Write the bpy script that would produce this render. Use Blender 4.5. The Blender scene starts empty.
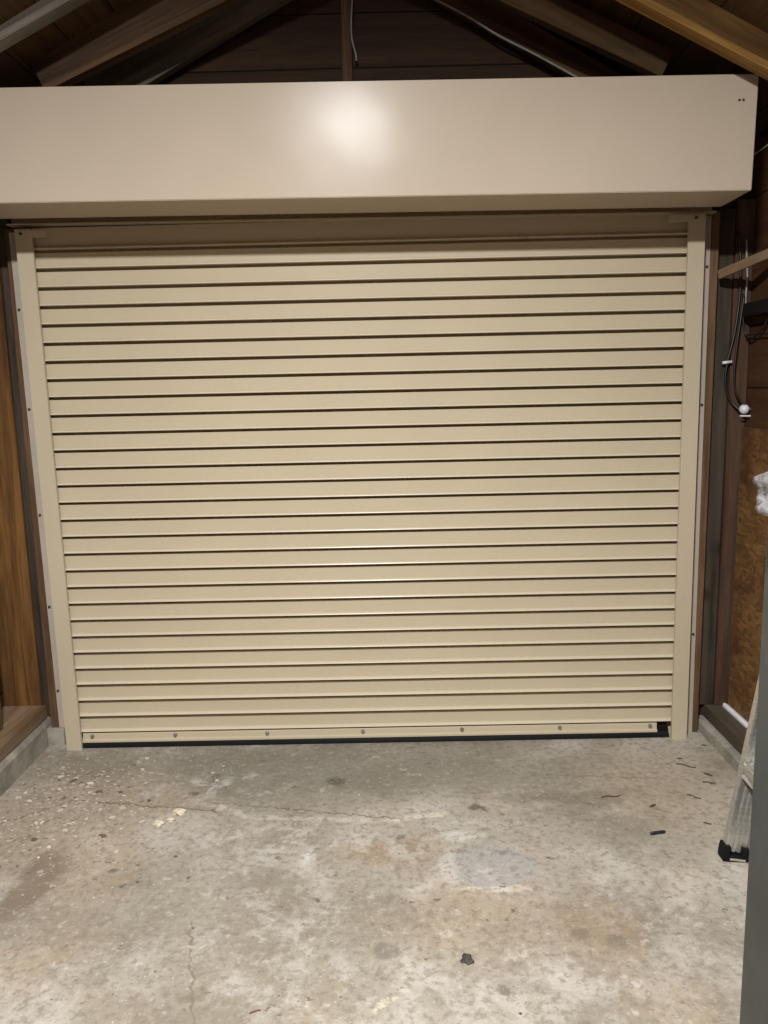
import bpy, bmesh, math, random
from mathutils import Vector, Matrix, noise as mnoise

random.seed(7)
SC = bpy.context.scene
COL = SC.collection

# ---------------------------------------------------------------- camera, world, lamps, exposure
CAM = Vector((.0854, -3.0505, 1.4622))
PITCH, YAW, ROLL, FPX = .1565, -.008, -.0223, 769.0


def cam_dir(u, v, w):
    c, s = math.cos(-ROLL), math.sin(-ROLL)
    u, v = c * u - s * v, s * u + c * v
    x, yy, zz = u, w, -v
    c, s = math.cos(-PITCH), math.sin(-PITCH)
    y, z = c * yy - s * zz, s * yy + c * zz
    c, s = math.cos(-YAW), math.sin(-YAW)
    return Vector((c * x - s * y, s * x + c * y, z))


cd = bpy.data.cameras.new('camera')
cd.sensor_fit = 'VERTICAL'
cd.sensor_height = 36.0
cd.lens = FPX / 1024 * 36.0
cd.clip_start = .02
cam = bpy.data.objects.new('camera', cd)
COL.objects.link(cam)
R, U, B = cam_dir(1, 0, 0), cam_dir(0, -1, 0), cam_dir(0, 0, -1)
cam.matrix_world = Matrix(((R.x, U.x, B.x, CAM.x), (R.y, U.y, B.y, CAM.y), (R.z, U.z, B.z, CAM.z), (0, 0, 0, 1)))
SC.camera = cam

w = bpy.data.worlds.new('night')
w.use_nodes = True
w.node_tree.nodes['Background'].inputs[0].default_value = (.9, .95, 1, 1)
w.node_tree.nodes['Background'].inputs[1].default_value = .02
SC.world = w


def lamp(name, loc, power, radius, color):
    l = bpy.data.lights.new(name, 'POINT')
    l.energy, l.shadow_soft_size, l.color = power, radius, color
    o = bpy.data.objects.new(name, l)
    o.location = loc
    COL.objects.link(o)


# shop light hanging under the ridge, shining down
sl = bpy.data.lights.new('shop_light', 'AREA')
sl.shape = 'DISK'
sl.size = .28
sl.energy = 232
sl.color = (.985, .992, 1)
so = bpy.data.objects.new('shop_light', sl)
so.location = (-.12, -2.86, 2.955)
COL.objects.link(so)
lamp('rear_bulb', (.1, -3.9, 2.3), 8, .12, (1, .98, .95))  # added fill light behind the camera, not a known bulb

SC.view_settings.view_transform = 'Standard'
SC.view_settings.look = 'None'
SC.view_settings.gamma = 1
SC.view_settings.use_curve_mapping = False
SC.view_settings.exposure = 0.0

FZ = .022                      # level of the concrete slab


# ---------------------------------------------------------------- node helpers
class NT:
    def __init__(s, name):
        s.m = bpy.data.materials.new(name)
        s.m.use_nodes = True
        s.t = s.m.node_tree
        s.p = s.t.nodes['Principled BSDF']
        s.out = s.t.nodes['Material Output']
        s.co = s.n('ShaderNodeTexCoord').outputs['Object']

    def n(s, kind, **kw):
        x = s.t.nodes.new(kind)
        for k, v in kw.items():
            setattr(x, k, v)
        return x

    def put(s, sock, v):
        if isinstance(v, bpy.types.NodeSocket):
            s.t.links.new(v, sock)
        elif isinstance(v, (tuple, list)) and len(v) == 3 and sock.type == 'RGBA':
            sock.default_value = (*v, 1)
        else:
            sock.default_value = v

    def math(s, op, a, b=0.0, c=None, clamp=False):
        x = s.n('ShaderNodeMath', operation=op, use_clamp=clamp)
        s.put(x.inputs[0], a)
        s.put(x.inputs[1], b)
        if c is not None:
            s.put(x.inputs[2], c)
        return x.outputs[0]

    def mix(s, f, a, b, mode='MIX'):
        x = s.n('ShaderNodeMix', data_type='RGBA', blend_type=mode)
        s.put(x.inputs[0], f)
        s.put(x.inputs[6], a)
        s.put(x.inputs[7], b)
        return x.outputs[2]

    def scale(s, vec, sc, loc=(0, 0, 0), rot=(0, 0, 0)):
        x = s.n('ShaderNodeMapping')
        s.put(x.inputs['Vector'], vec)
        x.inputs['Scale'].default_value = sc
        s.put(x.inputs['Location'], loc)
        x.inputs['Rotation'].default_value = rot
        return x.outputs[0]

    def noise(s, vec, scale, detail=4, rough=.55, dist=0.0):
        x = s.n('ShaderNodeTexNoise')
        s.put(x.inputs['Vector'], vec)
        x.inputs['Scale'].default_value = scale
        x.inputs['Detail'].default_value = detail
        x.inputs['Roughness'].default_value = rough
        x.inputs['Distortion'].default_value = dist
        return x.outputs['Fac']

    def ramp(s, v, lo, hi, a=0.0, b=1.0, smooth=True):
        x = s.n('ShaderNodeMapRange', clamp=True)
        x.interpolation_type = 'SMOOTHSTEP' if smooth else 'LINEAR'
        s.put(x.inputs[0], v)
        for i, q in zip((1, 2, 3, 4), (lo, hi, a, b)):
            x.inputs[i].default_value = q
        return x.outputs[0]

    def xyz(s, vec):
        x = s.n('ShaderNodeSeparateXYZ')
        s.put(x.inputs[0], vec)
        return x.outputs

    def bump(s, h, strength, dist):
        x = s.n('ShaderNodeBump')
        x.inputs['Strength'].default_value = strength
        x.inputs['Distance'].default_value = dist
        s.put(x.inputs['Height'], h)
        s.t.links.new(x.outputs[0], s.p.inputs['Normal'])

    def set(s, **kw):
        for k, v in kw.items():
            s.put(s.p.inputs[k.replace('_', ' ')], v)
        return s.m


def paint(name, col, rough, grain=.05, metal=0.0, spec=.5, wave=0.0):
    t = NT(name)
    f = t.noise(t.co, 3.0, 3)
    f2 = t.noise(t.co, 160.0, 2)
    c = t.mix(t.ramp(f, .3, .7), tuple(x * (1 - grain) for x in col), tuple(x * (1 + grain) for x in col))
    c = t.mix(t.math('MULTIPLY', t.ramp(f2, .35, .65), .12), c, tuple(x * .86 for x in col))
    if wave:
        t.bump(t.math('ADD', t.noise(t.co, 2.2, 2), t.math('MULTIPLY', f2, .004)), wave, .03)
    return t.set(Base_Color=c, Roughness=rough, Metallic=metal, Specular_IOR_Level=spec)


def plain(name, col, rough=.5, metal=0.0, spec=.5):
    t = NT(name)
    f = t.noise(t.co, 40.0, 3)
    c = t.mix(t.ramp(f, .3, .7), tuple(x * .85 for x in col), col)
    return t.set(Base_Color=c, Roughness=rough, Metallic=metal, Specular_IOR_Level=spec)


def wood(name, dark, light, grey=None, knots=True, rough=.7, greyamt=.0, scale=1.0):
    """grain runs along the board's own X axis"""
    t = NT(name)
    rnd = t.n('ShaderNodeObjectInfo').outputs['Random']
    off = t.n('ShaderNodeCombineXYZ')
    t.put(off.inputs[0], t.math('MULTIPLY', rnd, 37.0))
    t.put(off.inputs[1], t.math('MULTIPLY', rnd, 13.0))
    add = t.n('ShaderNodeVectorMath', operation='ADD')
    t.put(add.inputs[0], t.co)
    t.put(add.inputs[1], off.outputs[0])
    v = add.outputs[0]
    a = t.noise(t.scale(v, (1.3 * scale, 22 * scale, 22 * scale)), 1.0, 5, .6, .6)
    b = t.noise(t.scale(v, (7 * scale, 190 * scale, 190 * scale)), 1.0, 3, .6)
    big = t.noise(t.scale(v, (2.2, 6, 6)), 1.0, 3, .5)
    c = t.mix(t.ramp(a, .33, .68), dark, light)
    c = t.mix(t.math('MULTIPLY', t.ramp(b, .45, .72), .45), c, tuple(x * .45 for x in dark))
    c = t.mix(t.math('MULTIPLY', t.ramp(big, .52, .75), .5), c, tuple(x * .6 for x in dark))
    if knots:
        vo = t.n('ShaderNodeTexVoronoi')
        t.put(vo.inputs['Vector'], t.scale(v, (3.1, 9, 2.5)))
        vo.inputs['Scale'].default_value = 1
        k = t.ramp(vo.outputs['Distance'], .05, .16, 1, 0)
        c = t.mix(t.math('MULTIPLY', k, .8), c, tuple(x * .25 for x in dark))
    if grey is not None:
        g = t.noise(t.scale(v, (1.1, 7, 7)), 1.3, 4, .6)
        c = t.mix(t.math('MULTIPLY', t.ramp(g, .35, .65), greyamt), c, grey)
    t.bump(t.math('ADD', a, t.math('MULTIPLY', b, .5)), .35, .004)
    return t.set(Base_Color=c, Roughness=rough, Specular_IOR_Level=.25)


def plank_wall(name, dark, light, pitch, axis, grain, grey=None, greyamt=0.0, mottled=False):
    """boards side by side along `axis`, grain along `grain` (world axes 0,1,2)"""
    t = NT(name)
    ax = t.xyz(t.co)
    q = t.math('DIVIDE', ax[axis], pitch)
    cell = t.math('FLOOR', q)
    fr = t.math('FRACT', q)
    wn = t.n('ShaderNodeTexWhiteNoise', noise_dimensions='1D')
    t.put(wn.inputs['W'], cell)
    r = wn.outputs['Value']
    sc = [20, 20, 20]
    sc[grain] = 1.4
    comb = t.n('ShaderNodeCombineXYZ')
    for i in range(3):
        t.put(comb.inputs[i], t.math('MULTIPLY', r, 31.0 + 7 * i))
    add = t.n('ShaderNodeVectorMath', operation='ADD')
    t.put(add.inputs[0], t.scale(t.co, sc))
    t.put(add.inputs[1], comb.outputs[0])
    a = t.noise(add.outputs[0], 1.0, 5, .62, .5)
    b = t.noise(t.scale(t.co, [x * 9 for x in sc]), 1.0, 3, .6)
    c = t.mix(t.ramp(a, .3, .7), dark, light)
    c = t.mix(t.math('MULTIPLY', t.ramp(b, .45, .7), .4), c, tuple(x * .5 for x in dark))
    c = t.mix(t.math('MULTIPLY', r, .45), c, tuple(x * .6 for x in dark))
    if grey is not None:
        g = t.noise(t.co, 3.2, 5, .6)
        c = t.mix(t.math('MULTIPLY', t.ramp(g, .4, .65), greyamt), c, grey)
    gap = t.ramp(t.math('MINIMUM', fr, t.math('SUBTRACT', 1.0, fr)), 0, .02)
    c = t.mix(gap, (.008, .006, .005), c)
    t.bump(t.math('ADD', t.math('MULTIPLY', a, .3), gap), .6, .008)
    return t.set(Base_Color=c, Roughness=.75, Specular_IOR_Level=.2)


# ---------------------------------------------------------------- mesh helpers
def empty(name, loc=(0, 0, 0), parent=None):
    o = bpy.data.objects.new(name, None)
    o.location = loc
    o.empty_display_size = .1
    COL.objects.link(o)
    if parent:
        o.parent = parent
    return o


def tag(o, label=None, cat=None, group=None, kind=None):
    for k, v in (('label', label), ('category', cat), ('group', group), ('kind', kind)):
        if v:
            o[k] = v
    return o


def obj(name, bm, mats, parent=None, loc=None, smooth=False):
    bmesh.ops.recalc_face_normals(bm, faces=bm.faces)
    me = bpy.data.meshes.new(name)
    bm.to_mesh(me)
    bm.free()
    for m in (mats if isinstance(mats, (list, tuple)) else [mats]):
        me.materials.append(m)
    if smooth:
        for p in me.polygons:
            p.use_smooth = True
    o = bpy.data.objects.new(name, me)
    COL.objects.link(o)
    if parent:
        o.parent = parent
        if loc is None:                       # geometry given in world space, parent unrotated
            o.matrix_parent_inverse = Matrix.Translation(-Vector(parent.location))
    if loc is not None:
        o.location = loc
    return o


def box(bm, x0, x1, y0, y1, z0, z1, bev=0.0, mi=0):
    vs = [bm.verts.new((x, y, z)) for x in (x0, x1) for y in (y0, y1) for z in (z0, z1)]
    fs = [bm.faces.new([vs[i] for i in f]) for f in ((0, 1, 3, 2), (4, 6, 7, 5), (0, 4, 5, 1), (2, 3, 7, 6), (0, 2, 6, 4), (1, 5, 7, 3))]
    for f in fs:
        f.material_index = mi
    if bev:
        bmesh.ops.bevel(bm, geom=list({e for f in fs for e in f.edges}), offset=bev, segments=2, affect='EDGES', profile=.6)
    return fs


def prism_x(bm, prof, x0, x1, dz0=0.0, dz1=0.0):
    """closed (y, z) profile swept along x"""
    a = [bm.verts.new((x0, y, z + dz0)) for y, z in prof]
    b = [bm.verts.new((x1, y, z + dz1)) for y, z in prof]
    n = len(prof)
    for i in range(n):
        j = (i + 1) % n
        bm.faces.new((a[i], a[j], b[j], b[i]))
    bm.faces.new(a[::-1])
    bm.faces.new(b)


def tube(bm, pts, r, seg=8, caps=True):
    pts = [Vector(p) for p in pts]
    rr = r if isinstance(r, (list, tuple)) else [r] * len(pts)
    rings = []
    prev = None
    for i, p in enumerate(pts):
        d = (pts[min(i + 1, len(pts) - 1)] - pts[max(i - 1, 0)]).normalized()
        if prev is None:
            prev = d.orthogonal().normalized()
        e1 = (prev - d * prev.dot(d)).normalized()
        e2 = d.cross(e1)
        prev = e1
        rings.append([bm.verts.new(p + rr[i] * (math.cos(2 * math.pi * k / seg) * e1 + math.sin(2 * math.pi * k / seg) * e2)) for k in range(seg)])
    for a, b in zip(rings, rings[1:]):
        for k in range(seg):
            bm.faces.new((a[k], a[(k + 1) % seg], b[(k + 1) % seg], b[k]))
    if caps:
        bm.faces.new(rings[0][::-1])
        bm.faces.new(rings[-1])


def smooth_path(pts, n=6):
    pts = [Vector(p) for p in pts]
    out = []
    for i in range(len(pts) - 1):
        p0, p1, p2, p3 = pts[max(i - 1, 0)], pts[i], pts[i + 1], pts[min(i + 2, len(pts) - 1)]
        for k in range(n):
            t = k / n
            out.append(.5 * (2 * p1 + (p2 - p0) * t + (2 * p0 - 5 * p1 + 4 * p2 - p3) * t * t + (3 * p1 - p0 - 3 * p2 + p3) * t ** 3))
    out.append(pts[-1])
    return out


def frame(p0, p1, up):
    x = (Vector(p1) - Vector(p0)).normalized()
    z = (Vector(up) - x * x.dot(Vector(up))).normalized()
    y = z.cross(x)
    m = Matrix((x, y, z)).transposed().to_4x4()
    m.translation = Vector(p0)
    return m


def board(name, p0, p1, wy, hz, up, mat, parent=None, bev=.002):
    """a sawn timber from p0 to p1: wy thick across, hz tall along up, centred on the line"""
    L = (Vector(p1) - Vector(p0)).length
    bm = bmesh.new()
    box(bm, 0, L, -wy / 2, wy / 2, -hz / 2, hz / 2)
    es = [e for e in bm.edges]
    bmesh.ops.bevel(bm, geom=es, offset=bev, segments=1, affect='EDGES')
    o = obj(name, bm, mat)
    o.matrix_world = frame(p0, p1, up)
    return o


def blob(bm, c, r, sub=2, amp=.25, seed=0, freq=2.0, flat=None):
    ret = bmesh.ops.create_icosphere(bm, subdivisions=sub, radius=1)
    for v in ret['verts']:
        n = mnoise.noise(v.co * freq + Vector((seed * 3.1, seed * 1.7, seed * .9)))
        p = v.co * (1 + amp * n)
        v.co = Vector((c[0] + p.x * r[0], c[1] + p.y * r[1], c[2] + p.z * r[2]))
        if flat is not None and v.co.z < flat:
            v.co.z = flat
    return ret['verts']


def fl(x, y):
    """a floor point measured at level 0, taken to the slab's real level along the sight line"""
    k = (CAM.z - FZ) / CAM.z
    return CAM.x + (x - CAM.x) * k, CAM.y + (y - CAM.y) * k


# ---------------------------------------------------------------- materials
M = {}
M['cream'] = paint('cream_enamel', (.505, .42, .322), .25, .02, wave=.14, spec=.11)
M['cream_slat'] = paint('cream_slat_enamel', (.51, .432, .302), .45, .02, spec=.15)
M['cream_bead'] = paint('cream_bead_enamel', (.61, .53, .395), .30, .02, spec=.5)  # bright lip of each slat bead painted in as lighter, glossier cream
M['cream_rail'] = paint('cream_rail_enamel', (.505, .43, .302), .42, .03)
M['galv'] = paint('galvanised_angle', (.42, .355, .295), .5, .08)
M['rubber'] = plain('black_rubber', (.006, .006, .006), .7, 0, .2)
M['steel'] = plain('zinc_screw', (.45, .42, .38), .35, .8)
M['dark_hole'] = plain('dark_plug', (.05, .042, .035), .5)
M['orange_wood'] = wood('amber_pine', (.065, .027, .008), (.21, .098, .027), scale=.9)
M['brown_wood'] = wood('old_brown_pine', (.075, .038, .017), (.155, .085, .038))
M['rafter_wood'] = wood('amber_rafter', (.075, .034, .007), (.15, .076, .019))
M['amber_dark'] = wood('dark_amber_rafter', (.055, .028, .010), (.11, .062, .022))
M['grey_wood'] = wood('grey_weathered_pine', (.06, .048, .035), (.12, .098, .072), grey=(.12, .108, .09), greyamt=.6)
M['red_wood'] = wood('red_brown_pine', (.045, .022, .012), (.105, .052, .028), grey=(.07, .055, .042), greyamt=.25)
M['dark_wood'] = wood('dark_roof_timber', (.05, .028, .015), (.105, .06, .032))
M['jamb_wood'] = wood('brown_jamb_timber', (.085, .045, .021), (.17, .098, .052), knots=False)
M['weathered'] = wood('weathered_dark_board', (.022, .016, .011), (.070, .050, .034), grey=(.07, .055, .038), greyamt=.5)
M['pale_edge'] = wood('pale_amber_edge', (.20, .10, .022), (.38, .21, .06), knots=False)  # light along a rafter's lower edge, painted as paler amber
M['grey_edge'] = wood('pale_grey_edge', (.13, .115, .09), (.24, .21, .165), knots=False)  # grey plank rafter, and the light painted along a grey rafter's lower edge
M['plate_dark'] = wood('dark_sill_timber', (.06, .038, .022), (.13, .088, .056), grey=(.10, .085, .068), greyamt=.5)
M['black_wood'] = wood('black_timber', (.006, .004, .003), (.014, .009, .006), knots=False)
M['plate_wood'] = wood('sill_timber', (.15, .085, .04), (.28, .175, .095), grey=(.23, .19, .15), greyamt=.55)
M['sheath'] = plank_wall('dark_wall_boards', (.04, .022, .013), (.085, .045, .024), .19, 2, 0)
M['side_boards'] = plank_wall('red_brown_side_boards', (.06, .026, .012), (.12, .055, .024), .24, 2, 1)
M['roof_boards'] = plank_wall('dark_roof_boards', (.06, .03, .014), (.13, .068, .03), .16, 0, 1)


def osb():
    t = NT('strand_board')
    v = t.n('ShaderNodeTexVoronoi')
    t.put(v.inputs['Vector'], t.scale(t.co, (30, 30, 75), rot=(.4, .2, .3)))
    v.inputs['Scale'].default_value = 1
    v.inputs['Randomness'].default_value = 1
    g = t.n('ShaderNodeRGBToBW')
    t.put(g.inputs[0], v.outputs['Color'])
    c = t.mix(g.outputs[0], (.10, .045, .014), (.26, .14, .045))
    n = t.noise(t.co, 5, 5, .65)
    c = t.mix(t.ramp(n, .40, .66), c, (.085, .035, .015))
    n2 = t.noise(t.co, 60, 3)
    c = t.mix(t.math('MULTIPLY', t.ramp(n2, .55, .7), .5), c, (.03, .015, .008))
    t.bump(g.outputs[0], .3, .003)
    return t.set(Base_Color=c, Roughness=.7, Specular_IOR_Level=.3)


M['osb'] = osb()


def concrete_floor():
    t = NT('stained_concrete')
    ax = t.xyz(t.co)
    X, Y = ax[0], ax[1]
    wob = t.noise(t.co, 6, 4, .6)
    wob2 = t.noise(t.scale(t.co, (1, 1, 1), (5, 9, 0)), 6, 4, .6)
    xw = t.math('ADD', X, t.math('MULTIPLY', t.math('SUBTRACT', wob, .5), .22))
    yw = t.math('ADD', Y, t.math('MULTIPLY', t.math('SUBTRACT', wob2, .5), .22))
    wf = t.noise(t.co, 28, 4, .6)
    xf = t.math('ADD', X, t.math('MULTIPLY', t.math('SUBTRACT', wf, .5), .05))
    yf = t.math('ADD', Y, t.math('MULTIPLY', t.math('SUBTRACT', t.noise(t.scale(t.co, (1, 1, 1), (3, 1, 0)), 28, 4, .6), .5), .05))

    def spot(cx, cy, rx, ry, soft=.5, fine=False):
        cx, cy = fl(cx, cy)
        x, y = (xf, yf) if fine else (xw, yw)
        dx = t.math('DIVIDE', t.math('SUBTRACT', x, cx), rx)
        dy = t.math('DIVIDE', t.math('SUBTRACT', y, cy), ry)
        d = t.math('SQRT', t.math('ADD', t.math('MULTIPLY', dx, dx), t.math('MULTIPLY', dy, dy)))
        return t.ramp(d, 1 - soft, 1 + soft, 1, 0)

    def line(p, q, wd, fine=True):
        """a wandering line from p to q"""
        (x0, y0), (x1, y1) = fl(*p), fl(*q)
        L = math.hypot(x1 - x0, y1 - y0)
        ux, uy = (x1 - x0) / L, (y1 - y0) / L
        a = t.math('ADD', t.math('MULTIPLY', t.math('SUBTRACT', xf, x0), ux), t.math('MULTIPLY', t.math('SUBTRACT', yf, y0), uy))
        b = t.math('ABSOLUTE', t.math('SUBTRACT', t.math('MULTIPLY', t.math('SUBTRACT', xf, x0), uy), t.math('MULTIPLY', t.math('SUBTRACT', yf, y0), ux)))
        inside = t.math('MULTIPLY', t.ramp(a, -.02, .02), t.ramp(a, L - .02, L + .02, 1, 0))
        return t.math('MULTIPLY', inside, t.ramp(b, wd * .3, wd, 1, 0))

    big = t.noise(t.co, 1.3, 6, .62, .4)
    mid = t.noise(t.scale(t.co, (1, 1, 1), (7, 3, 0)), 4.2, 6, .62, .3)
    sm = t.noise(t.co, 19, 5, .65)
    fine = t.noise(t.co, 120, 3, .6)
    c = t.mix(t.ramp(big, .34, .64), (.245, .212, .16), (.40, .36, .295))
    c = t.mix(t.math('MULTIPLY', t.ramp(mid, .50, .68), .55), c, (.53, .49, .425))
    c = t.mix(t.math('MULTIPLY', t.ramp(mid, .47, .30), .6), c, (.21, .185, .14))
    warm = t.noise(t.scale(t.co, (1, 1, 1), (2, 8, 0)), 2.1, 4, .6)
    c = t.mix(t.math('MULTIPLY', t.ramp(warm, .52, .70), .45), c, (.40, .29, .19))

    def lay(c, f, amt, col):
        return t.mix(t.math('MULTIPLY', f, amt), c, col)
    # broad worn areas
    c = lay(c, spot(-.25, -.25, .85, .20, .5), .70, (.175, .162, .122))
    c = lay(c, spot(.75, -.32, .5, .14, .5), .35, (.27, .24, .175))
    c = lay(c, spot(-1.0, -.55, .38, .30, .5), .55, (.42, .33, .24))
    c = lay(c, spot(1.08, -.42, .26, .26, .5), .45, (.41, .32, .22))
    c = lay(c, spot(-1.03, -.93, .075, .18, .35), .72, (.165, .115, .075))
    c = lay(c, spot(-.75, -1.12, .33, .10, .6), .55, (.22, .185, .14))
    c = lay(c, spot(.62, -1.14, .13, .09, .5), .60, (.20, .14, .09))
    c = lay(c, spot(.06, -.77, .17, .07, .6), .55, (.30, .20, .11))
    c = lay(c, spot(.72, -.47, .26, .045, .5), .60, (.185, .155, .10))
    c = lay(c, spot(.35, -1.14, .3, .12, .6), .35, (.40, .31, .22))
    brk0 = t.ramp(t.noise(t.co, 34, 6, .7), .38, .56)

    def salt2(c, f, amt, col):
        return lay(c, t.math('MULTIPLY', f, brk0), amt, col)
    # pale salt bloom and patch repair
    bl = t.noise(t.co, 9, 8, .72, .5)
    blm = t.ramp(bl, .46, .60)

    def salt(c, f, amt, col):
        return lay(c, t.math('MULTIPLY', f, blm), amt, col)
    c = salt(c, spot(-.27, -1.16, .20, .26, .5), .6, (.455, .42, .365))
    c = salt(c, spot(-.9, -1.35, .45, .12, .6), .4, (.44, .40, .345))
    c = salt(c, spot(.5, -1.4, .6, .16, .6), .4, (.44, .40, .34))
    c = salt(c, spot(.9, -1.0, .35, .3, .6), .35, (.50, .45, .39))
    c = salt(c, spot(-.2, -.72, .5, .12, .6), .6, (.54, .51, .46))
    c = salt(c, spot(.12, -1.38, .34, .14, .5), .45, (.50, .465, .405))
    c = salt(c, spot(-.62, -.36, .26, .09, .6), .8, (.48, .46, .43))
    c = lay(c, spot(.375, -.865, .135, .105, .15, True), .85, (.345, .322, .300))
    c = salt2(c, spot(.375, -.975, .13, .013, .5, True), .75, (.60, .55, .47))
    c = lay(c, spot(.245, -.86, .025, .09, .5, True), .45, (.58, .54, .47))
    c = salt2(c, spot(.30, -.70, .07, .03, .5, True), .65, (.60, .56, .49))
    c = salt2(c, spot(-.2, -.80, .025, .035, .5, True), .75, (.62, .60, .56))
    c = lay(c, spot(-.69, -.62, .13, .10, .6), .40, (.46, .44, .40))
    # cracks
    c = lay(c, line((-1.3, -.58), (-1.1, -.43), .006), .7, (.12, .09, .06))
    c = lay(c, line((-1.1, -.43), (-.5, -.53), .006), .75, (.11, .085, .06))
    c = salt2(c, line((-.60, -.47), (-.42, -.565), .020), .7, (.56, .50, .41))
    c = salt2(c, line((-.45, -.565), (.10, -.60), .018), .65, (.54, .49, .41))
    c = salt2(c, line((.05, -.605), (.26, -.56), .022), .8, (.62, .56, .45))
    c = lay(c, line((-.58, -.465), (.1, -.590), .004), .8, (.10, .08, .055))
    c = lay(c, line((-.50, -1.10), (-.46, -1.25), .005), .8, (.20, .15, .10))
    c = lay(c, line((-.46, -1.25), (-.40, -1.46), .005), .8, (.20, .15, .10))
    c = salt2(c, line((.02, -1.43), (.09, -1.36), .012), .8, (.66, .58, .44))
    c = lay(c, line((.6, -.30), (1.1, -.34), .005), .6, (.15, .13, .09))
    # dark drips
    for cx, cy, r, am in ((-.142, -.322, .034, .8), (.365, -.524, .022, .8), (.392, -.535, .016, .8), (-.662, -.392, .018, .7), (-.611, -.266, .018, .6), (-.60, -.30, .016, .5), (.341, -1.361, .016, .6),
                          (-.288, -.805, .012, .7), (.10, -.70, .015, .6), (.42, -.80, .016, .5), (-.3, -.36, .010, .6), (.22, -.2, .010, .6), (.048, -1.225, .032, .45), (.57, -1.17, .022, .4),
                          (.665, -1.2, .025, .4), (.2, -1.02, .009, .8), (-.154, -1.02, .009, .8), (-.05, -.98, .007, .8), (-.55, -.9, .007, .8), (-.8, -.86, .012, .7), (-.75, -.93, .008, .8)):
        c = lay(c, spot(cx, cy, r, r * .9, .45, True), am, (.085, .075, .06))
    # flecks and pores
    md = t.noise(t.scale(t.co, (1, 1, 1), (4, 2, 0)), 42, 6, .7)
    c = t.mix(t.math('MULTIPLY', t.ramp(md, .50, .38), .58), c, (.19, .16, .12))
    c = t.mix(t.math('MULTIPLY', t.ramp(md, .55, .70), .38), c, (.58, .54, .47))
    pit = t.noise(t.scale(t.co, (1, 1.6, 1), (9, 4, 0)), 24, 5, .75)
    c = t.mix(t.math('MULTIPLY', t.ramp(pit, .365, .325), .8), c, (.10, .08, .06))
    c = t.mix(t.math('MULTIPLY', t.ramp(sm, .60, .70), .35), c, (.62, .58, .50))
    c = t.mix(t.math('MULTIPLY', t.ramp(sm, .40, .30), .45), c, (.17, .14, .10))
    c = t.mix(t.math('MULTIPLY', t.ramp(fine, .36, .26), .6), c, (.12, .10, .08))
    c = t.mix(t.math('MULTIPLY', t.ramp(fine, .62, .74), .45), c, (.66, .62, .55))
    h = t.math('ADD', t.math('MULTIPLY', sm, .5), t.math('ADD', t.math('MULTIPLY', fine, .2), t.math('MULTIPLY', mid, .6)))
    t.bump(h, .35, .006)
    return t.set(Base_Color=c, Roughness=t.ramp(mid, .3, .7, .5, .8), Specular_IOR_Level=.35)


M['floor'] = concrete_floor()


def rough_concrete(name, a, b):
    t = NT(name)
    n = t.noise(t.co, 9, 6, .65)
    f = t.noise(t.co, 90, 3, .6)
    c = t.mix(t.ramp(n, .32, .68), a, b)
    c = t.mix(t.math('MULTIPLY', t.ramp(f, .4, .28), .5), c, tuple(x * .4 for x in a))
    t.bump(t.math('ADD', n, t.math('MULTIPLY', f, .3)), .5, .01)
    return t.set(Base_Color=c, Roughness=.85, Specular_IOR_Level=.2)


M['curb'] = rough_concrete('curb_concrete', (.20, .185, .15), (.36, .33, .27))


def grey_metal():
    t = NT('dull_grey_enamel')
    n = t.noise(t.co, 4, 5, .6)
    s = t.noise(t.scale(t.co, (60, 60, 14)), 1.0, 3, .6)
    c = t.mix(t.ramp(n, .35, .65), (.048, .053, .049), (.066, .072, .068))
    c = t.mix(t.math('MULTIPLY', t.ramp(s, .62, .72), .35), c, (.11, .12, .115))
    c = t.mix(t.math('MULTIPLY', t.ramp(s, .36, .28), .45), c, (.028, .03, .028))
    t.bump(n, .15, .01)
    return t.set(Base_Color=c, Roughness=.45, Metallic=.15)


M['cabinet'] = grey_metal()
M['cabinet_dark'] = plain('dark_grey_trim', (.06, .065, .062), .5)


def alu():
    t = NT('brushed_aluminium')
    n = t.noise(t.scale(t.co, (3, 90, 90)), 1.0, 3, .6)
    c = t.mix(t.ramp(n, .3, .7), (.50, .48, .44), (.68, .66, .61))
    return t.set(Base_Color=c, Roughness=.34, Metallic=.75)


M['alu'] = alu()


def film():
    t = NT('clear_plastic_film')
    n = t.noise(t.co, 14, 3, .5, 1.5)
    t.bump(n, .6, .02)
    t.set(Base_Color=(.27, .268, .275), Roughness=.2, Specular_IOR_Level=.8)
    t.put(t.p.inputs['Transmission Weight'], 0.0)
    t.put(t.p.inputs['Alpha'], t.ramp(n, .35, .65, .35, .8))
    return t.m


M['film'] = film()
M['cable_black'] = plain('black_cable', (.012, .011, .011), .4)
M['cable_white'] = plain('grey_white_cable', (.33, .31, .28), .5)
M['white_plastic'] = plain('white_plastic', (.85, .85, .86), .25)
M['porcelain'] = plain('white_porcelain', (.72, .72, .72), .2)


def chips():
    t = NT('concrete_chips')
    g = t.n('ShaderNodeNewGeometry').outputs['Random Per Island']
    c = t.mix(g, (.24, .18, .13), (.52, .46, .38))
    c = t.mix(t.ramp(g, .12, .07), c, (.12, .09, .06))
    return t.set(Base_Color=c, Roughness=.85)


M['chips'] = chips()
M['stone'] = rough_concrete('pale_chip', (.55, .47, .34), (.72, .64, .50))
M['lump'] = rough_concrete('dark_lump', (.035, .03, .026), (.10, .09, .075))
M['leaf'] = plain('dry_leaf', (.10, .062, .03), .7)
M['twig'] = plain('dry_twig', (.085, .06, .035), .8)
M['twig_red'] = plain('red_twig', (.20, .06, .04), .6)
M['stick'] = plain('black_stick', (.012, .012, .011), .5)

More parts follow.
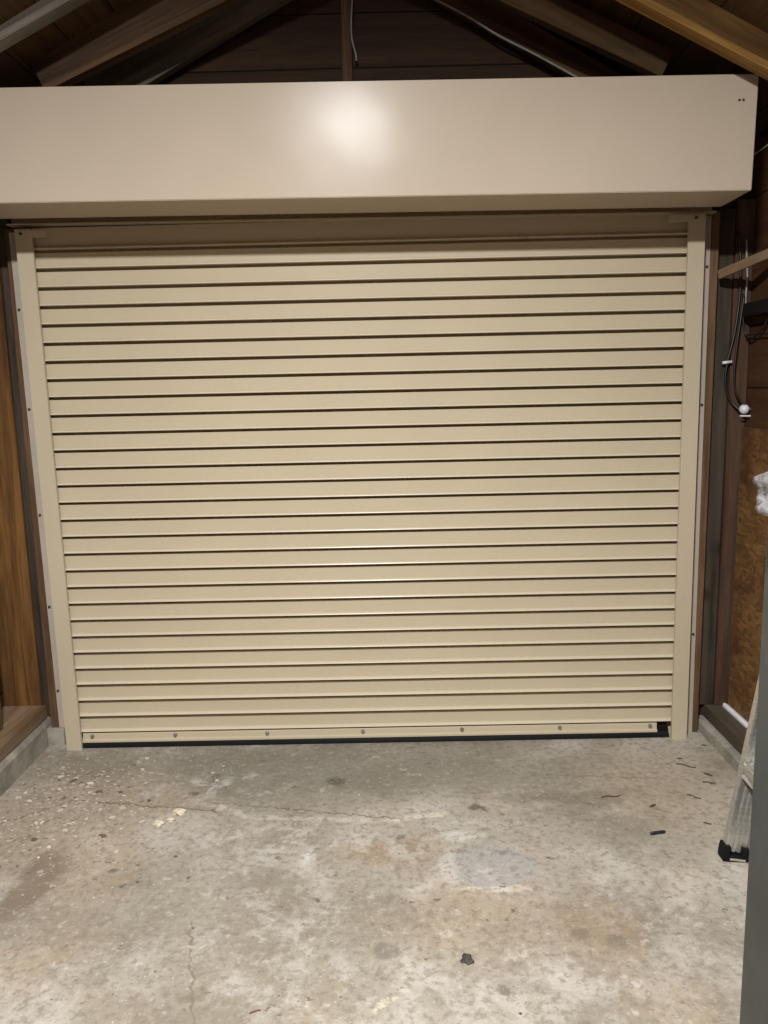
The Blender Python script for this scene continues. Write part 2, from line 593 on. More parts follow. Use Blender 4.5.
# ---------------------------------------------------------------- the setting
# floor slab, gently uneven
bm = bmesh.new()
bmesh.ops.create_grid(bm, x_segments=60, y_segments=60, size=1)
for v in bm.verts:
    x, y = v.co.x * 1.62, -2.22 + v.co.y * 2.35
    v.co = Vector((x, y, FZ + (.004 * mnoise.noise(Vector((x * 1.6, y * 1.6, 0))) if y < -.25 else 0)))
ret = bmesh.ops.extrude_face_region(bm, geom=list(bm.faces))
for g in ret['geom']:
    if isinstance(g, bmesh.types.BMVert):
        g.co.z = FZ - .12
tag(obj('floor', bm, M['floor'], smooth=False), 'stained and cracked grey concrete garage floor', 'floor', kind='structure')

YW = .06                     # inner face of the boards around the door
SL, B0 = -.52, 3.0        # underside line of the rafters, right slope: z = B0 + SL * x
SH = .17                     # rafters stand this much taller (measured upright)
XR = .02                     # ridge


def zb(x):
    return B0 + SL * (abs(x - XR) + XR)


def gable_wall(name, y0, y1, opening, mat, label):
    bm = bmesh.new()
    top = lambda x: zb(x) + SH
    def slab(pts):
        a = [bm.verts.new((x, y0, z)) for x, z in pts]
        b = [bm.verts.new((x, y1, z)) for x, z in pts]
        n = len(pts)
        bm.faces.new(a)
        bm.faces.new(b[::-1])
        for i in range(n):
            bm.faces.new((a[i], b[i], b[(i + 1) % n], a[(i + 1) % n]))
    if opening:
        ox, oz = opening
        slab([(-1.56, FZ), (-ox, FZ), (-ox, oz), (-1.56, oz)])
        slab([(ox, FZ), (1.50, FZ), (1.50, oz), (ox, oz)])
        slab([(-1.56, oz), (1.50, oz), (1.50, top(1.50)), (XR, top(XR)), (-1.56, top(-1.56))])
    else:
        slab([(-1.56, FZ), (1.50, FZ), (1.50, top(1.50)), (XR, top(XR)), (-1.56, top(-1.56))])
    return tag(obj(name, bm, mat), label, 'wall', kind='structure')


gable_wall('wall_front', YW, YW + .03, (1.34, 2.05), M['sheath'], 'dark timber boarded gable wall around and above the roller door')
gable_wall('wall_back', -4.56, -4.53, None, M['sheath'], 'dark timber boarded wall behind the viewer')
for nm, xa, xb, lab in (('wall_left', -1.59, -1.56, 'dark boarded side wall at the left edge'), ('wall_right', 1.50, 1.53, 'red brown boarded side wall right of the roller door')):
    bm = bmesh.new()
    box(bm, xa, xb, -4.56, YW + .03, FZ, zb(1.5) + SH - .02)
    tag(obj(nm, bm, M['side_boards']), lab, 'wall', kind='structure')
bm = bmesh.new()
for s, xe in ((-1, -1.62), (1, 1.56)):
    q = [(XR, zb(XR) + SH), (xe, zb(xe) + SH), (xe, zb(xe) + SH + .03), (XR, zb(XR) + SH + .03)]
    a = [bm.verts.new((x, -4.58, z)) for x, z in q]
    b = [bm.verts.new((x, YW + .05, z)) for x, z in q]
    for i in range(4):
        bm.faces.new((a[i], a[(i + 1) % 4], b[(i + 1) % 4], b[i]))
    bm.faces.new(a)
    bm.faces.new(b[::-1])
tag(obj('ceiling', bm, M['roof_boards']), 'dark pitched roof boarding above the rafters', 'ceiling', kind='structure')

# concrete curbs along both side walls
def curb(name, prof, y0, y1, label):
    bm = bmesh.new()
    n = 40
    rows = []
    for i in range(n + 1):
        y = y0 + (y1 - y0) * i / n
        row = []
        for k, (x, z) in enumerate(prof):
            j = 0 if z <= FZ or abs(x) > 1.49 else 1
            row.append(bm.verts.new((x + j * .008 * mnoise.noise(Vector((k * 2.3, y * 5, 1))), y, z + j * .006 * mnoise.noise(Vector((k, y * 6, 4))))))
        rows.append(row)
    m = len(prof)
    for a, b in zip(rows, rows[1:]):
        for k in range(m):
            bm.faces.new((a[k], a[(k + 1) % m], b[(k + 1) % m], b[k]))
    bm.faces.new(rows[0])
    bm.faces.new(rows[-1][::-1])
    return tag(obj(name, bm, M['curb']), label, 'curb', kind='structure')


curb('trim_1', [(-1.365, FZ - .01), (-1.372, .105), (-1.385, .128), (-1.56, .13), (-1.56, FZ - .01)], -4.5, .055, 'raised grey concrete curb under the left wall')
curb('trim_2', [(1.360, FZ - .01), (1.366, .058), (1.380, .068), (1.50, .070), (1.50, FZ - .01)], -4.5, .055, 'raised grey concrete curb under the right wall')

bm = bmesh.new()
box(bm, -1.372, -1.2985, -.022, .056, FZ - .01, .0955, .006)
for v in bm.verts:
    v.co += Vector((0, .006 * mnoise.noise(v.co * 40), .0))
tag(obj('trim_3', bm, M['curb']), 'small rough concrete block under the left door post', 'block', kind='structure')

# ---------------------------------------------------------------- the roller door
door = tag(empty('door_1', (0, 0, FZ)), 'cream steel roller shutter door with a long boxed hood across the top', 'roller door', kind='structure')
YC = -.032                   # face of the curtain
PITCHZ, Z0 = .0687, .091
W2 = 1.222
prof = []
for i in range(0, 29):
    z = Z0 + i * PITCHZ
    prof += [(YC, z - .0115), (YC + .020, z - .0085), (YC + .020, z + .0003), (YC - .0185, z + .0003), (YC - .0195, z + .0016), (YC - .0195, z + .0028)]
    prof += [(YC - .0195 * math.cos(q), z + .0028 + .0062 * math.sin(q)) for q in (.3, .6, .9, 1.15, 1.4, math.pi / 2)]
    prof += [(YC, z + PITCHZ - .0160)]
prof = prof[3:]
ztop = Z0 + 29 * PITCHZ + .012
prof += [(YC, ztop), (YC + .023, ztop), (YC + .023, Z0 + .0003)]
bm = bmesh.new()
prism_x(bm, prof, -W2 - .02, W2 + .02)
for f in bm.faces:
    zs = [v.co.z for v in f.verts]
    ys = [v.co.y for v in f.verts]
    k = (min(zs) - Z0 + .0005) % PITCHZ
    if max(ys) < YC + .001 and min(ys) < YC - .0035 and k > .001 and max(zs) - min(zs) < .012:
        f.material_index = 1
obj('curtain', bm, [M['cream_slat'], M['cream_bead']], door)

# guide rails
for s in (-1, 1):
    bm = bmesh.new()
    a, b = (1.225, 1.287) if s > 0 else (1.212, 1.274)
    a, b = a * .9965, b * .9965
    out = [(a, -.072), (b, -.072), (b, -.0105), (a, -.0105), (a, -.0125), (b - .004, -.0125), (b - .004, -.068), (a + .003, -.068), (a + .003, -.060), (a, -.060)]
    sh = -.009 if s > 0 else -.0185
    lo = [bm.verts.new((s * x, y, FZ)) for x, y in out]
    hi = [bm.verts.new((s * x + sh, y, 2.085)) for x, y in out]
    n = len(out)
    for i in range(n):
        bm.faces.new((lo[i], lo[(i + 1) % n], hi[(i + 1) % n], hi[i]))
    bm.faces.new(lo)
    bm.faces.new(hi)
    g = obj('guide_rail', bm, M['cream_rail'], door)
    bm = bmesh.new()
    fw = 1.327 if s > 0 else 1.319
    fo = [(b + .0003, -.0135), (fw, -.0135), (fw, -.0105), (b + .0003, -.0105)]
    lo = [bm.verts.new((s * x, y, FZ + (.0 if s > 0 else .075))) for x, y in fo]
    hi = [bm.verts.new((s * x + sh, y, 2.085)) for x, y in fo]
    for i in range(4):
        bm.faces.new((lo[i], lo[(i + 1) % 4], hi[(i + 1) % 4], hi[i]))
    bm.faces.new(lo)
    bm.faces.new(hi)
    fg = obj('fixing_flange', bm, M['galv'], g)
    fg.matrix_parent_inverse = Matrix.Identity(4)
    bm = bmesh.new()
    x0, x1 = (1.135, 1.274) if s > 0 else (-1.27, -1.17)
    box(bm, x0, x1, -.0755, -.0722, 2.053, 2.079, .001)
    br = obj('bracket', bm, M['cream_rail'], g)
    br.matrix_parent_inverse = Matrix.Identity(4)
    bm = bmesh.new()
    tube(bm, [(s * 1.246 + sh, -.0750, 2.067), (s * 1.246 + sh, -.081, 2.067)], [.0065, .0045], 10)
    sc_ = obj('screw', bm, M['dark_hole'], g)
    sc_.matrix_parent_inverse = Matrix.Identity(4)
    for z in ((.26, .62, 1.0, 1.42, 1.80) if s < 0 else (.45, 1.38, 1.9)):
        bm = bmesh.new()
        tube(bm, [(s * (fw - .010) + sh * z / 2.08, -.0130, z), (s * (fw - .010) + sh * z / 2.08, -.0190, z)], [.006, .004], 8)
        sc_ = obj('screw', bm, M['dark_hole'], g)
        sc_.matrix_parent_inverse = Matrix.Identity(4)
for o in door.children:
    for c in o.children:
        c.matrix_parent_inverse = Matrix.Identity(4)

# bottom bar, bolts, rubber seal
bm = bmesh.new()
pb = [(YC - .009, .0835), (YC - .012, .0805), (YC - .014, .058), (YC - .022, .054), (YC - .022, .0465), (YC + .010, .0465), (YC + .010, .0915), (YC + .002, .0910), (YC + .002, .0835)]
prism_x(bm, pb, -1.210, 1.168)
bar = obj('bottom_bar', bm, M['cream_slat'], door)
for x in (-1.170, -.825, -.443, -.046, .364, .768, 1.140):
    bm = bmesh.new()
    tube(bm, [(x, YC - .013, .071), (x, YC - .0165, .071)], .0085, 14)
    tube(bm, [(x, YC - .016, .071), (x, YC - .022, .071)], .0055, 6)
    bo = obj('bolt', bm, M['steel'], bar)
    bo.matrix_parent_inverse = Matrix.Identity(4)
bm = bmesh.new()
n = 30
rows = []
for i in range(n + 1):
    x = -1.210 + 2.426 * i / n
    sag = .006 * math.sin(i / n * math.pi * 2.2)
    pr = [(YC - .016, .0475), (YC - .024, .038 + sag * .3), (YC - .027, FZ + .006), (YC - .018, FZ + .0005), (YC + .012, FZ + .0005), (YC + .012, .0475)]
    rows.append([bm.verts.new((x, y, z)) for y, z in pr])
for a, b in zip(rows, rows[1:]):
    for k in range(6):
        bm.faces.new((a[k], a[(k + 1) % 6], b[(k + 1) % 6], b[k]))
bm.faces.new(rows[0])
bm.faces.new(rows[-1][::-1])
obj('bottom_seal', bm, M['rubber'], door)
bm = bmesh.new()
box(bm, 1.170, 1.216, YC - .010, YC + .010, .0465, .070, .002)
obj('end_stop', bm, M['rubber'], door)

# hood: sheet-metal box, hanging a touch lower on the right
HX, TILT = 1.297, -.0165 / 2.45
HB, HT = 2.0955, 2.4475
bm = bmesh.new()
YF = -.380
hp = [(YF, HB), (YF - .0125, HT), (-.012, HT), (-.012, HB + .075), (-.150, HB + .075), (-.150, HB)]
prism_x(bm, hp, -1.30, HX, -1.30 * TILT, HX * TILT)
bmesh.ops.bevel(bm, geom=list(bm.edges), offset=.0022, segments=2, affect='EDGES')
hood = obj('hood', bm, M['cream'], door)
for x, z in ((1.239, 2.362), (1.252, 2.362)):
    bm = bmesh.new()
    tube(bm, [(x, YF - .008, z), (x, YF - .0125, z)], [.0045, .0035], 10)
    r_ = obj('rivet', bm, M['dark_hole'], hood)
    r_.matrix_parent_inverse = Matrix.Identity(4)
# lip plate below the rear of the hood
bm = bmesh.new()
prism_x(bm, [(-.060, HB - .001), (-.060, HB + .004), (-.016, HB + .004), (-.016, HB + .029), (-.0125, HB + .029), (-.0125, HB - .001)], -1.322, 1.318, 1.322 * .0055, -1.318 * .0055)
obj('lip_plate', bm, M['cream_rail'], door)


# ---------------------------------------------------------------- timber framing
def timber(name, p0, p1, wy, hz, up, mat, label, cat, group=None):
    return tag(board(name, p0, p1, wy, hz, up, mat), label, cat, group)


# jambs, pressed against the boards
timber('door_jamb', (-1.3285, .0245, .096), (-1.3285, .0245, 2.10), .069, .054, (1, 0, 0), M['jamb_wood'], 'brown timber post right behind the left rail of the roller door', 'door jamb')
timber('door_jamb', (1.3275, .0245, FZ), (1.3275, .0245, 2.10), .069, .051, (1, 0, 0), M['jamb_wood'], 'brown timber post right behind the right rail of the roller door', 'door jamb')

# boards facing the viewer left of the door
timber('wall_board', (-1.3805, .0445, .1305), (-1.3805, .0445, 2.2), .03, .042, (1, 0, 0), M['weathered'], 'narrow dark grey board beside the left door post', 'board')
timber('wall_board', (-1.4815, .040, .1305), (-1.4815, .040, 2.2), .04, .155, (1, 0, 0), M['orange_wood'], 'knotty amber brown plank at the far left edge of the photo', 'board')
# right of the door
timber('wall_board', (1.393, .0445, .1258), (1.393, .0445, 2.12), .03, .070, (1, 0, 0), M['weathered'], 'narrow grey board beside the right door post', 'board')
timber('corner_stud', (1.4645, .0395, .1258), (1.4645, .0395, 2.15), .04, .068, (1, 0, 0), M['red_wood'], 'dark red brown stud in the corner right of the roller door', 'stud')

# sill plates on the curbs
timber('sill_plate', (-1.470, .018, .1575), (-1.470, -4.4, .1575), .178, .053, (0, 0, 1), M['plate_wood'], 'brown timber sill plate on the left curb', 'sill plate')
timber('sill_plate', (1.4465, .0575, .0985), (1.4465, -4.4, .0985), .104, .053, (0, 0, 1), M['plate_dark'], 'brown timber sill plate on the right curb', 'sill plate')

# left side wall stud nearest the door
timber('wall_stud', (-1.505, -.225, .1845), (-1.505, -.225, 2.33), .04, .108, (1, 0, 0), M['brown_wood'], 'brown stud standing on the left sill plate at the photo edge', 'stud')

# strand board on the right wall
bm = bmesh.new()
box(bm, 1.486, 1.4995, -2.3, .018, .127, 1.288, .001)
tag(obj('strand_board', bm, M['osb']), 'orange brown strand board panel low on the right wall', 'panel')
# shadowed gap above it on the right wall, built as a black strip
timber('wall_blocking', (1.475, -.02, 1.735), (1.475, -2.3, 1.735), .05, .05, (0, 0, 1), M['black_wood'], 'dark timber rail across the right wall above the strand board', 'rail')
# slanted lath
timber('lath', (1.352, -.022, 1.868), (1.492, -.345, 1.935), .012, .034, (0, 0, 1), M['plate_wood'], 'light brown lath slanting from the door post to the right wall', 'lath')

# roof: rafters
def rafter(y, x0, x1, thick, hgt, mat, label, m, b, edge=None):
    """underside line z = b - m * |x|; x0 upper end, x1 lower end; hgt measured upright"""
    c = math.cos(math.atan(m))
    h = hgt * c
    s = 1 if x1 > x0 else -1
    nrm = Vector((s * m * c, 0, c))
    p0 = Vector((x0, y, b - m * abs(x0))) + nrm * h / 2
    p1 = Vector((x1, y, b - m * abs(x1))) + nrm * h / 2
    o = timber('rafter', p0, p1, thick, h, (0, 0, 1), mat, label, 'rafter', 'roof rafters')
    if edge:  # added strip: light on the rafter's lower edge put into its colour
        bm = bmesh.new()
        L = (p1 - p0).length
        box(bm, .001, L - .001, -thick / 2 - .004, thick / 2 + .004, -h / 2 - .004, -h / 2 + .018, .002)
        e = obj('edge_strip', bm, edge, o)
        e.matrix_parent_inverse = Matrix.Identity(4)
    return o


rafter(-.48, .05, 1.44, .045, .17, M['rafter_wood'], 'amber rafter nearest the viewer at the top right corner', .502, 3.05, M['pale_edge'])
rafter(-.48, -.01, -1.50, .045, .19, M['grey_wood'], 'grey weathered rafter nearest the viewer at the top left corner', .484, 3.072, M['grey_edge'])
rafter(-.23, .05, 1.035, .04, .10, M['amber_dark'], 'brown rafter cut off above the right part of the hood', .457, 2.962)
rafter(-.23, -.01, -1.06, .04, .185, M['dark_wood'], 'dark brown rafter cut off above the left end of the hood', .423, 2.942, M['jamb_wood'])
rafter(-.003, .05, .93, .04, .10, M['brown_wood'], 'reddish brown rafter against the gable boards on the right', .552, 3.017)
rafter(-.003, -.01, -.95, .04, .165, M['grey_edge'], 'grey plank rafter against the gable boards on the left', .527, 3.0)
timber('ridge_board', (XR, .05, 3.085), (XR, -4.4, 3.085), .025, .13, (0, 0, 1), M['dark_wood'], 'dark ridge board along the top of the roof', 'ridge board')
timber('gable_post', (-.039, .0395, HT + .002), (-.039, .0395, 2.99), .04, .038, (1, 0, 0), M['brown_wood'], 'thin brown post standing behind the hood under the ridge', 'post')


# ---------------------------------------------------------------- cables
def cable(name, pts, r, mat, label, cat='cable', group=None, n=6):
    bm = bmesh.new()
    tube(bm, smooth_path(pts, n), r, 8)
    return tag(obj(name, bm, mat, smooth=True), label, cat, group)


cable('cable', [(.26, -.030, 2.862), (.408, -.030, 2.786), (.515, -.030, 2.722), (.659, -.030, 2.650), (.80, -.030, 2.575), (.88, -.030, 2.535)], .0042, M['cable_white'], 'thin pale cable running down the rafters on the upper right')
cable('cable', [(-.013, .028, 2.93), (-.014, .015, 2.87), (-.019, .012, 2.80), (-.018, .012, 2.74), (-.006, .014, 2.69), (-.004, .018, 2.668)], .0035, M['cable_white'], 'short grey wire hanging beside the post above the hood')
cable('cable', [(1.352, -.03, 2.268), (1.40, -.04, 2.275), (1.45, -.07, 2.290), (1.478, -.14, 2.315), (1.490, -.22, 2.36)], .0032, M['cable_white'], 'pale cable leaving the right end of the hood')
# black cables in the right corner
cable('cable', [(1.432, .010, 2.03), (1.446, .008, 1.90), (1.448, .010, 1.776), (1.434, .010, 1.64), (1.414, .012, 1.543), (1.410, .012, 1.46), (1.432, .008, 1.392), (1.466, -.012, 1.352), (1.478, -.014, 1.342)], .0052, M['cable_black'],
      'thick black cable looping down to the white insulator')
cable('cable', [(1.456, -.012, 1.79), (1.447, -.012, 1.70), (1.437, -.012, 1.60), (1.432, -.012, 1.50), (1.440, -.014, 1.43), (1.460, -.020, 1.392), (1.474, -.026, 1.378)], .0042, M['cable_black'],
      'thinner black cable on the right behind the thick looping one')
cable('cable', [(1.462, .010, 1.80), (1.466, .008, 1.70), (1.478, .000, 1.640), (1.482, -.05, 1.630), (1.482, -.12, 1.66), (1.482, -.20, 1.73), (1.492, -.30, 1.80)], .004, M['cable_black'],
      'black cable swinging in a loop towards the right photo edge')
cable('cable', [(1.478, .004, 1.645), (1.482, -.06, 1.642), (1.482, -.3, 1.63)], .003, M['cable_black'], 'straight black wire along the right wall under the loop')
cable('cable', [(1.462, .006, 2.00), (1.466, .004, 1.93), (1.470, .000, 1.86), (1.468, .000, 1.80), (1.470, .003, 1.73)], .0036, M['cable_white'], 'grey cable hanging behind the lath on the right')
bm = bmesh.new()
tube(bm, [(1.392, .006, 1.540), (1.424, .004, 1.543)], .006, 10)
blob(bm, (1.424, .004, 1.543), (.007, .007, .007), 1, .1)
tag(obj('cable_clip', bm, M['porcelain'], smooth=True), 'small white clip holding the black cables on the grey board', 'cable clip')
ins = tag(empty('insulator', (1.478, -.020, 1.36)), 'round white insulator knob where the black cables end', 'insulator')
bm = bmesh.new()
bmesh.ops.create_uvsphere(bm, u_segments=16, v_segments=10, radius=.019)
obj('knob', bm, M['porcelain'], ins, (-.004, 0, 0), smooth=True)
bm = bmesh.new()
tube(bm, [(-.012, 0, 0), (.0205, 0, 0)], .006, 8)
obj('pin', bm, M['steel'], ins, (0, 0, 0))
bm = bmesh.new()
tube(bm, [(-.02, -.002, -.026), (.020, -.004, -.027)], .0036, 8)
obj('bracket', bm, M['porcelain'], ins, (0, 0, 0))

# white strip lying on the right sill plate
strip = tag(empty('plastic_strip', (1.4725, -.075, .1255)), 'bright white plastic strip lying on the right sill plate', 'plastic strip')
bm = bmesh.new()
vs = []
prof_s = [(-.012, 0), (-.011, .008), (.0, .0115), (.011, .008), (.012, 0)]
ends = []
for y in (.095, .085, -.10, -.12):
    k = .6 if y in (.095,) else 1
    ends.append([bm.verts.new((x * k + (.075 - y) * .01, y, z)) for x, z in prof_s])
for a, b in zip(ends, ends[1:]):
    for k in range(4):
        bm.faces.new((a[k], a[k + 1], b[k + 1], b[k]))
    bm.faces.new((a[4], a[0], b[0], b[4]))
bm.faces.new(ends[0])
bm.faces.new(ends[-1][::-1])
obj('strip', bm, M['white_plastic'], strip, (0, 0, 0))

# ---------------------------------------------------------------- folded ladder on the right
LEAN = .155
lad = tag(empty('step_ladder', (1.12, -.87, FZ)), 'folded aluminium step ladder with a black foot leaning behind the grey cabinet', 'ladder')


def rail_frame(x, y):
    d = Vector((LEAN, 0, 1)).normalized()
    side = Vector((1, 0, -LEAN)).normalized()
    m = Matrix((side, Vector((0, 1, 0)), d)).transposed().to_4x4()
    m.translation = Vector((x, y, 0))
    return m


def rail_mesh(wd, length, z0=.02):
    """fluted channel, ribs facing -y (towards the viewer)"""
    bm = bmesh.new()
    h = wd / 2
    p = [(-h, -.020), (-h + .008, -.020), (-h + .008, -.006)]
    nb = 4
    for i in range(nb):
        a = -h + .008 + (wd - .016) * (i + .25) / nb
        b = -h + .008 + (wd - .016) * (i + .75) / nb
        p += [(a - .002, -.006), (a, -.012), (b, -.012), (b + .002, -.006)]
    p += [(h - .008, -.006), (h - .008, -.020), (h, -.020), (h, .004), (-h, .004)]
    lo = [bm.verts.new((x, y, z0)) for x, y in p]
    hi = [bm.verts.new((x, y, length)) for x, y in p]
    n = len(p)
    for i in range(n):
        bm.faces.new((lo[i], lo[(i + 1) % n], hi[(i + 1) % n], hi[i]))
    bm.faces.new(lo)
    bm.faces.new(hi)
    return bm


def foot_mesh(wd):
    bm = bmesh.new()
    h = wd / 2 + .006
    box(bm, -h, h, -.032, .010, 0, .014, .003)
    box(bm, -h, -h + .020, -.030, .010, .012, .045, .004)
    box(bm, h - .034, h, -.030, .010, .012, .040, .004)
    box(bm, -h, h, .0045, .011, .012, .036, .002)
    return bm


LY = (0.0, -.46)
for i, y in enumerate(LY):
    o = obj('front_rail', rail_mesh(.080, 1.75), M['alu'], lad, (0, 0, 0))
    o.matrix_local = rail_frame(0, y)
    f = obj('foot', foot_mesh(.080), M['rubber'], o, (0, 0, 0))
    f.matrix_local = Matrix.Identity(4) @ Matrix.Rotation(0, 4, 'Y')
    bm = bmesh.new()
    box(bm, -.026, .022, -.0335, -.0318, .004, .011, .0005)
    pl = obj('foot_plate', bm, M['alu'], o, (0, 0, 0))
    o = obj('rear_rail', rail_mesh(.045, 1.72), M['alu'], lad, (0, 0, 0))
    o.matrix_local = rail_frame(.085, y + (-.008 if i == 0 else .008))
for k in range(5):
    z = .30 + .29 * k
    bm = bmesh.new()
    box(bm, -.040, .036, -.452, -.012, -.012, .012, .002)
    for q in range(4):
        box(bm, -.034 + q * .018, -.026 + q * .018, -.45, -.014, .011, .0145)
    o = obj('step', bm, M['alu'], lad, (0, 0, 0))
    o.location = (LEAN * z, 0, z)
    bm = bmesh.new()
    g = board('brace', (0, 0, 0), (.10, -.16, -.12), .004, .022, (0, 0, 1), M['alu'])
    bm.free()
    g.parent = lad
    g.matrix_parent_inverse = Matrix.Identity(4)
    g.matrix_local = Matrix.Translation((LEAN * z - .040, -.021, z - .02)) @ frame((0, 0, 0), (.085, -.10, -.10), (0, 0, 1))
bm = bmesh.new()
box(bm, -.06, .14, -.475, .015, 0, .022, .004)
o = obj('top_cap', bm, M['alu'], lad, (0, 0, 0))
o.location = (LEAN * 1.74, 0, 1.735)

# ---------------------------------------------------------------- grey cabinet at the right edge
CX0, CX1, CY0, CY1, CZ1 = .804, 1.27, -2.20, -1.60, 1.222
cab = tag(empty('metal_cabinet', ((CX0 + CX1) / 2, (CY0 + CY1) / 2, FZ)), 'tall dull grey metal cabinet standing at the right edge in front of the ladder', 'cabinet')
bm = bmesh.new()
box(bm, CX0, CX1, CY0 + .02, CY1, FZ + .04, CZ1, .006)
obj('body', bm, M['cabinet'], cab)
bm = bmesh.new()
box(bm, CX0 + .012, CX1 - .012, CY0 + .04, CY1 - .012, FZ + .001, FZ + .042)
obj('plinth', bm, M['cabinet_dark'], cab)
for a, b in ((CX0 + .004, (CX0 + CX1) / 2 - .0015), ((CX0 + CX1) / 2 + .0015, CX1 - .004)):
    bm = bmesh.new()
    box(bm, a, b, CY0, CY0 + .019, FZ + .046, CZ1 - .006, .003)
    d = obj('door', bm, M['cabinet'], cab)
    hx = (CX0 + CX1) / 2 + (-.03 if b < (CX0 + CX1) / 2 else .03)
    bm = bmesh.new()
    tube(bm, [(hx, CY0 + .002, .70), (hx, CY0 - .02, .71), (hx, CY0 - .02, .80), (hx, CY0 + .002, .81)], .005, 8)
    h_ = obj('handle', bm, M['steel'], d)
    h_.matrix_parent_inverse = Matrix.Identity(4)

# crumpled clear bag on top of it
bm = bmesh.new()
vs = blob(bm, (0, 0, 0), (1, 1, 1), 4, .22, 5, 2.6)
for v in vs:
    p = v.co
    z = p.z
    neck = min(1 / math.sqrt(max(1 - z * z, .08)), 1.5) if z < 0 else max(.16, 1 - z * .9)
    cr = 1 + .10 * mnoise.noise(p * 3.5) + .05 * mnoise.noise(p * 9)
    v.co = Vector((p.x * .088 * neck * cr, p.y * .084 * neck * cr, max((z + 1) * .068, .001)))
bag = tag(obj('plastic_bag', bm, M['film'], smooth=True), 'crumpled clear plastic bag lying on top of the grey cabinet', 'bag')
bag.location = (.842, -1.690, CZ1 + .0005)

# ---------------------------------------------------------------- small things on the floor
def slab_z(x, y):
    return FZ + (.004 * mnoise.noise(Vector((x * 1.6, y * 1.6, 0))) if y < -.25 else 0)


bm = bmesh.new()
for i in range(700):
    while True:
        x, y = random.uniform(-1.35, -.55), random.uniform(-.95, -.08)
        wgt = math.exp(-((x + 1.12) / .22) ** 2 - ((y + .42) / .26) ** 2) + .05
        if random.random() < wgt:
            break
    x, y = fl(x, y)
    r = random.choice((.0025, .003, .003, .004, .004, .005, .006, .009))
    zz = slab_z(x, y)
    blob(bm, (x, y, zz + r * .25), (r * random.uniform(.7, 1.7), r * random.uniform(.7, 1.3), r * .5), 1, .6, i, 1.4, zz + .0002)
for i in range(70):
    x, y = fl(random.uniform(-1.2, 1.2), random.uniform(-1.45, -.1))
    r = random.choice((.002, .003, .003, .004))
    zz = slab_z(x, y)
    blob(bm, (x, y, zz + r * .25), (r * random.uniform(.7, 1.7), r, r * .5), 1, .6, i, 1.4, zz + .0002)
tag(obj('concrete_rubble', bm, M['chips']), 'loose crumbs of concrete and grit scattered over the left side of the floor', 'rubble', kind='stuff')

for cx, cy, r, lab in ((-.683, -.528, .021, 'largest of the three pale stones on the floor crack at left'),
                       (-.700, -.575, .013, 'pale stone between the largest and the flat one at left'),
                       (-.735, -.600, .017, 'flat pale stone nearest the viewer of the three at left')):
    bm = bmesh.new()
    x, y = fl(cx, cy)
    z = slab_z(x, y)
    blob(bm, (0, 0, r * .28), (r * 1.2, r * .9, r * .55), 2, .5, int(r * 1000), 1.5, .0002)
    tag(obj('stone', bm, M['stone'], loc=(x, y, z)), lab, 'stone', 'pale stones on the floor')

x, y = fl(.258, -1.262)
bm = bmesh.new()
blob(bm, (0, 0, .006), (.014, .012, .011), 2, .7, 3, 2.2, .0002)
blob(bm, (.010, -.005, .004), (.009, .009, .007), 2, .7, 9, 2.2, .0002)
tag(obj('dirt_clod', bm, M['lump'], loc=(x, y, slab_z(x, y))), 'small black clod on the bare floor near the bottom centre', 'clod')

x, y = fl(.945, -.71)
bm = bmesh.new()
tube(bm, [(-.025, -.004, .0052), (-.020, -.003, .0055), (.020, .005, .0055), (.025, .006, .0052)], [.0040, .0052, .0052, .0040], 10)
tag(obj('black_stick', bm, M['stick'], loc=(x, y, slab_z(x, y))), 'short black rod lying on the floor left of the ladder foot', 'rod')

x, y = fl(-.262, -1.425)
bm = bmesh.new()
tube(bm, smooth_path([(-.013, -.004, .003), (.0, .002, .0035), (.013, .005, .003)]), .0016, 6)
tag(obj('red_twig', bm, M['twig_red'], loc=(x, y, slab_z(x, y))), 'tiny red twig on the floor at the bottom edge', 'twig')

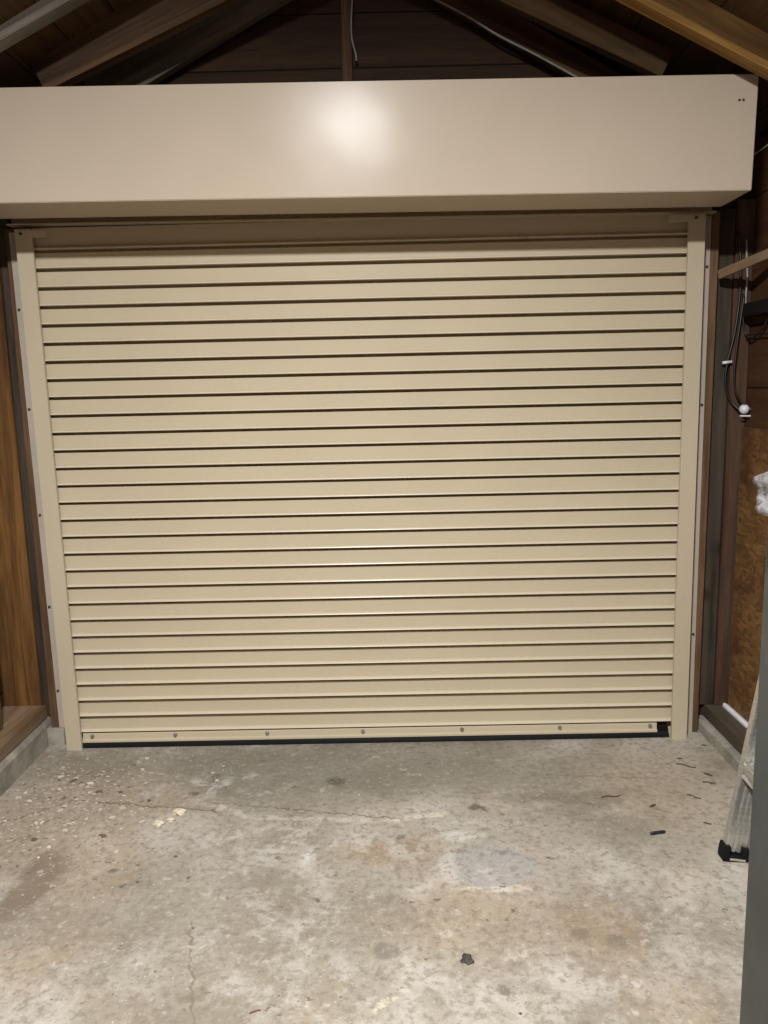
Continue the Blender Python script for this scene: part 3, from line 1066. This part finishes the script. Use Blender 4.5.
LEAVES = [(1.266, -.328, .8, .018, 'dark curled leaf on the floor nearest the right curb'),
          (1.209, -.198, .1, .011, 'small leaf on the floor closest to the right rail of the door'),
          (.987, -.538, -.6, .017, 'long dry leaf on the floor behind the black rod'),
          (1.347, -.09, .3, .012, 'brown leaf against the foot of the right curb near the door')]
for cx, cy, a, L, lab in LEAVES:
    x, y = fl(cx, cy)
    if x > 1.335:
        x = 1.335
    bm = bmesh.new()
    rows = []
    for i in range(7):
        t = i / 6
        wdt = L * .32 * math.sin(math.pi * min(max(t, .06), .96))
        xx = (t - .5) * 2 * L
        z = .0012 + .35 * L * (t - .5) ** 2
        rows.append([bm.verts.new((xx, -wdt, z + wdt * .5)), bm.verts.new((xx, 0, z)), bm.verts.new((xx, wdt, z + wdt * .5))])
    for a_, b_ in zip(rows, rows[1:]):
        for k in range(2):
            bm.faces.new((a_[k], a_[k + 1], b_[k + 1], b_[k]))
    ex = bmesh.ops.extrude_face_region(bm, geom=list(bm.faces))
    for g in ex['geom']:
        if isinstance(g, bmesh.types.BMVert):
            g.co.z += .0008
    o = obj('dry_leaf', bm, M['leaf'], loc=(x, y, slab_z(x, y)))
    o.rotation_euler.z = -a
    tag(o, lab, 'leaf', 'dry leaves on the floor')
TW = [(1.211, -.255, .5, .035, 'longest thin twig on the floor near the right end of the door'),
      (1.246, -.387, .2, .022, 'forked twig on the floor beside the right curb'),
      (1.152, -.483, .7, .024, 'bent twig on the floor behind the ladder foot'),
      (1.130, -.655, .4, .012, 'short twig close beside the ladder rail'),
      (.86, -.47, -.1, .035, 'thin bent twig farthest left, on the crack left of the long dry leaf')]
for cx, cy, a, L, lab in TW:
    x, y = fl(cx, cy)
    bm = bmesh.new()
    tube(bm, smooth_path([(-L, .0, .0022), (-L * .3, L * .12, .003), (L * .3, -L * .1, .0028), (L, .05 * L, .0022)], 4), [.0021] * 13, 6)
    if 'forked' in lab:
        tube(bm, [(0, 0, .003), (L * .35, -L * .5, .0025)], .0018, 6)
    o = obj('twig', bm, M['twig'], loc=(x, y, slab_z(x, y)))
    o.rotation_euler.z = -a
    tag(o, lab, 'twig', 'twigs on the floor')
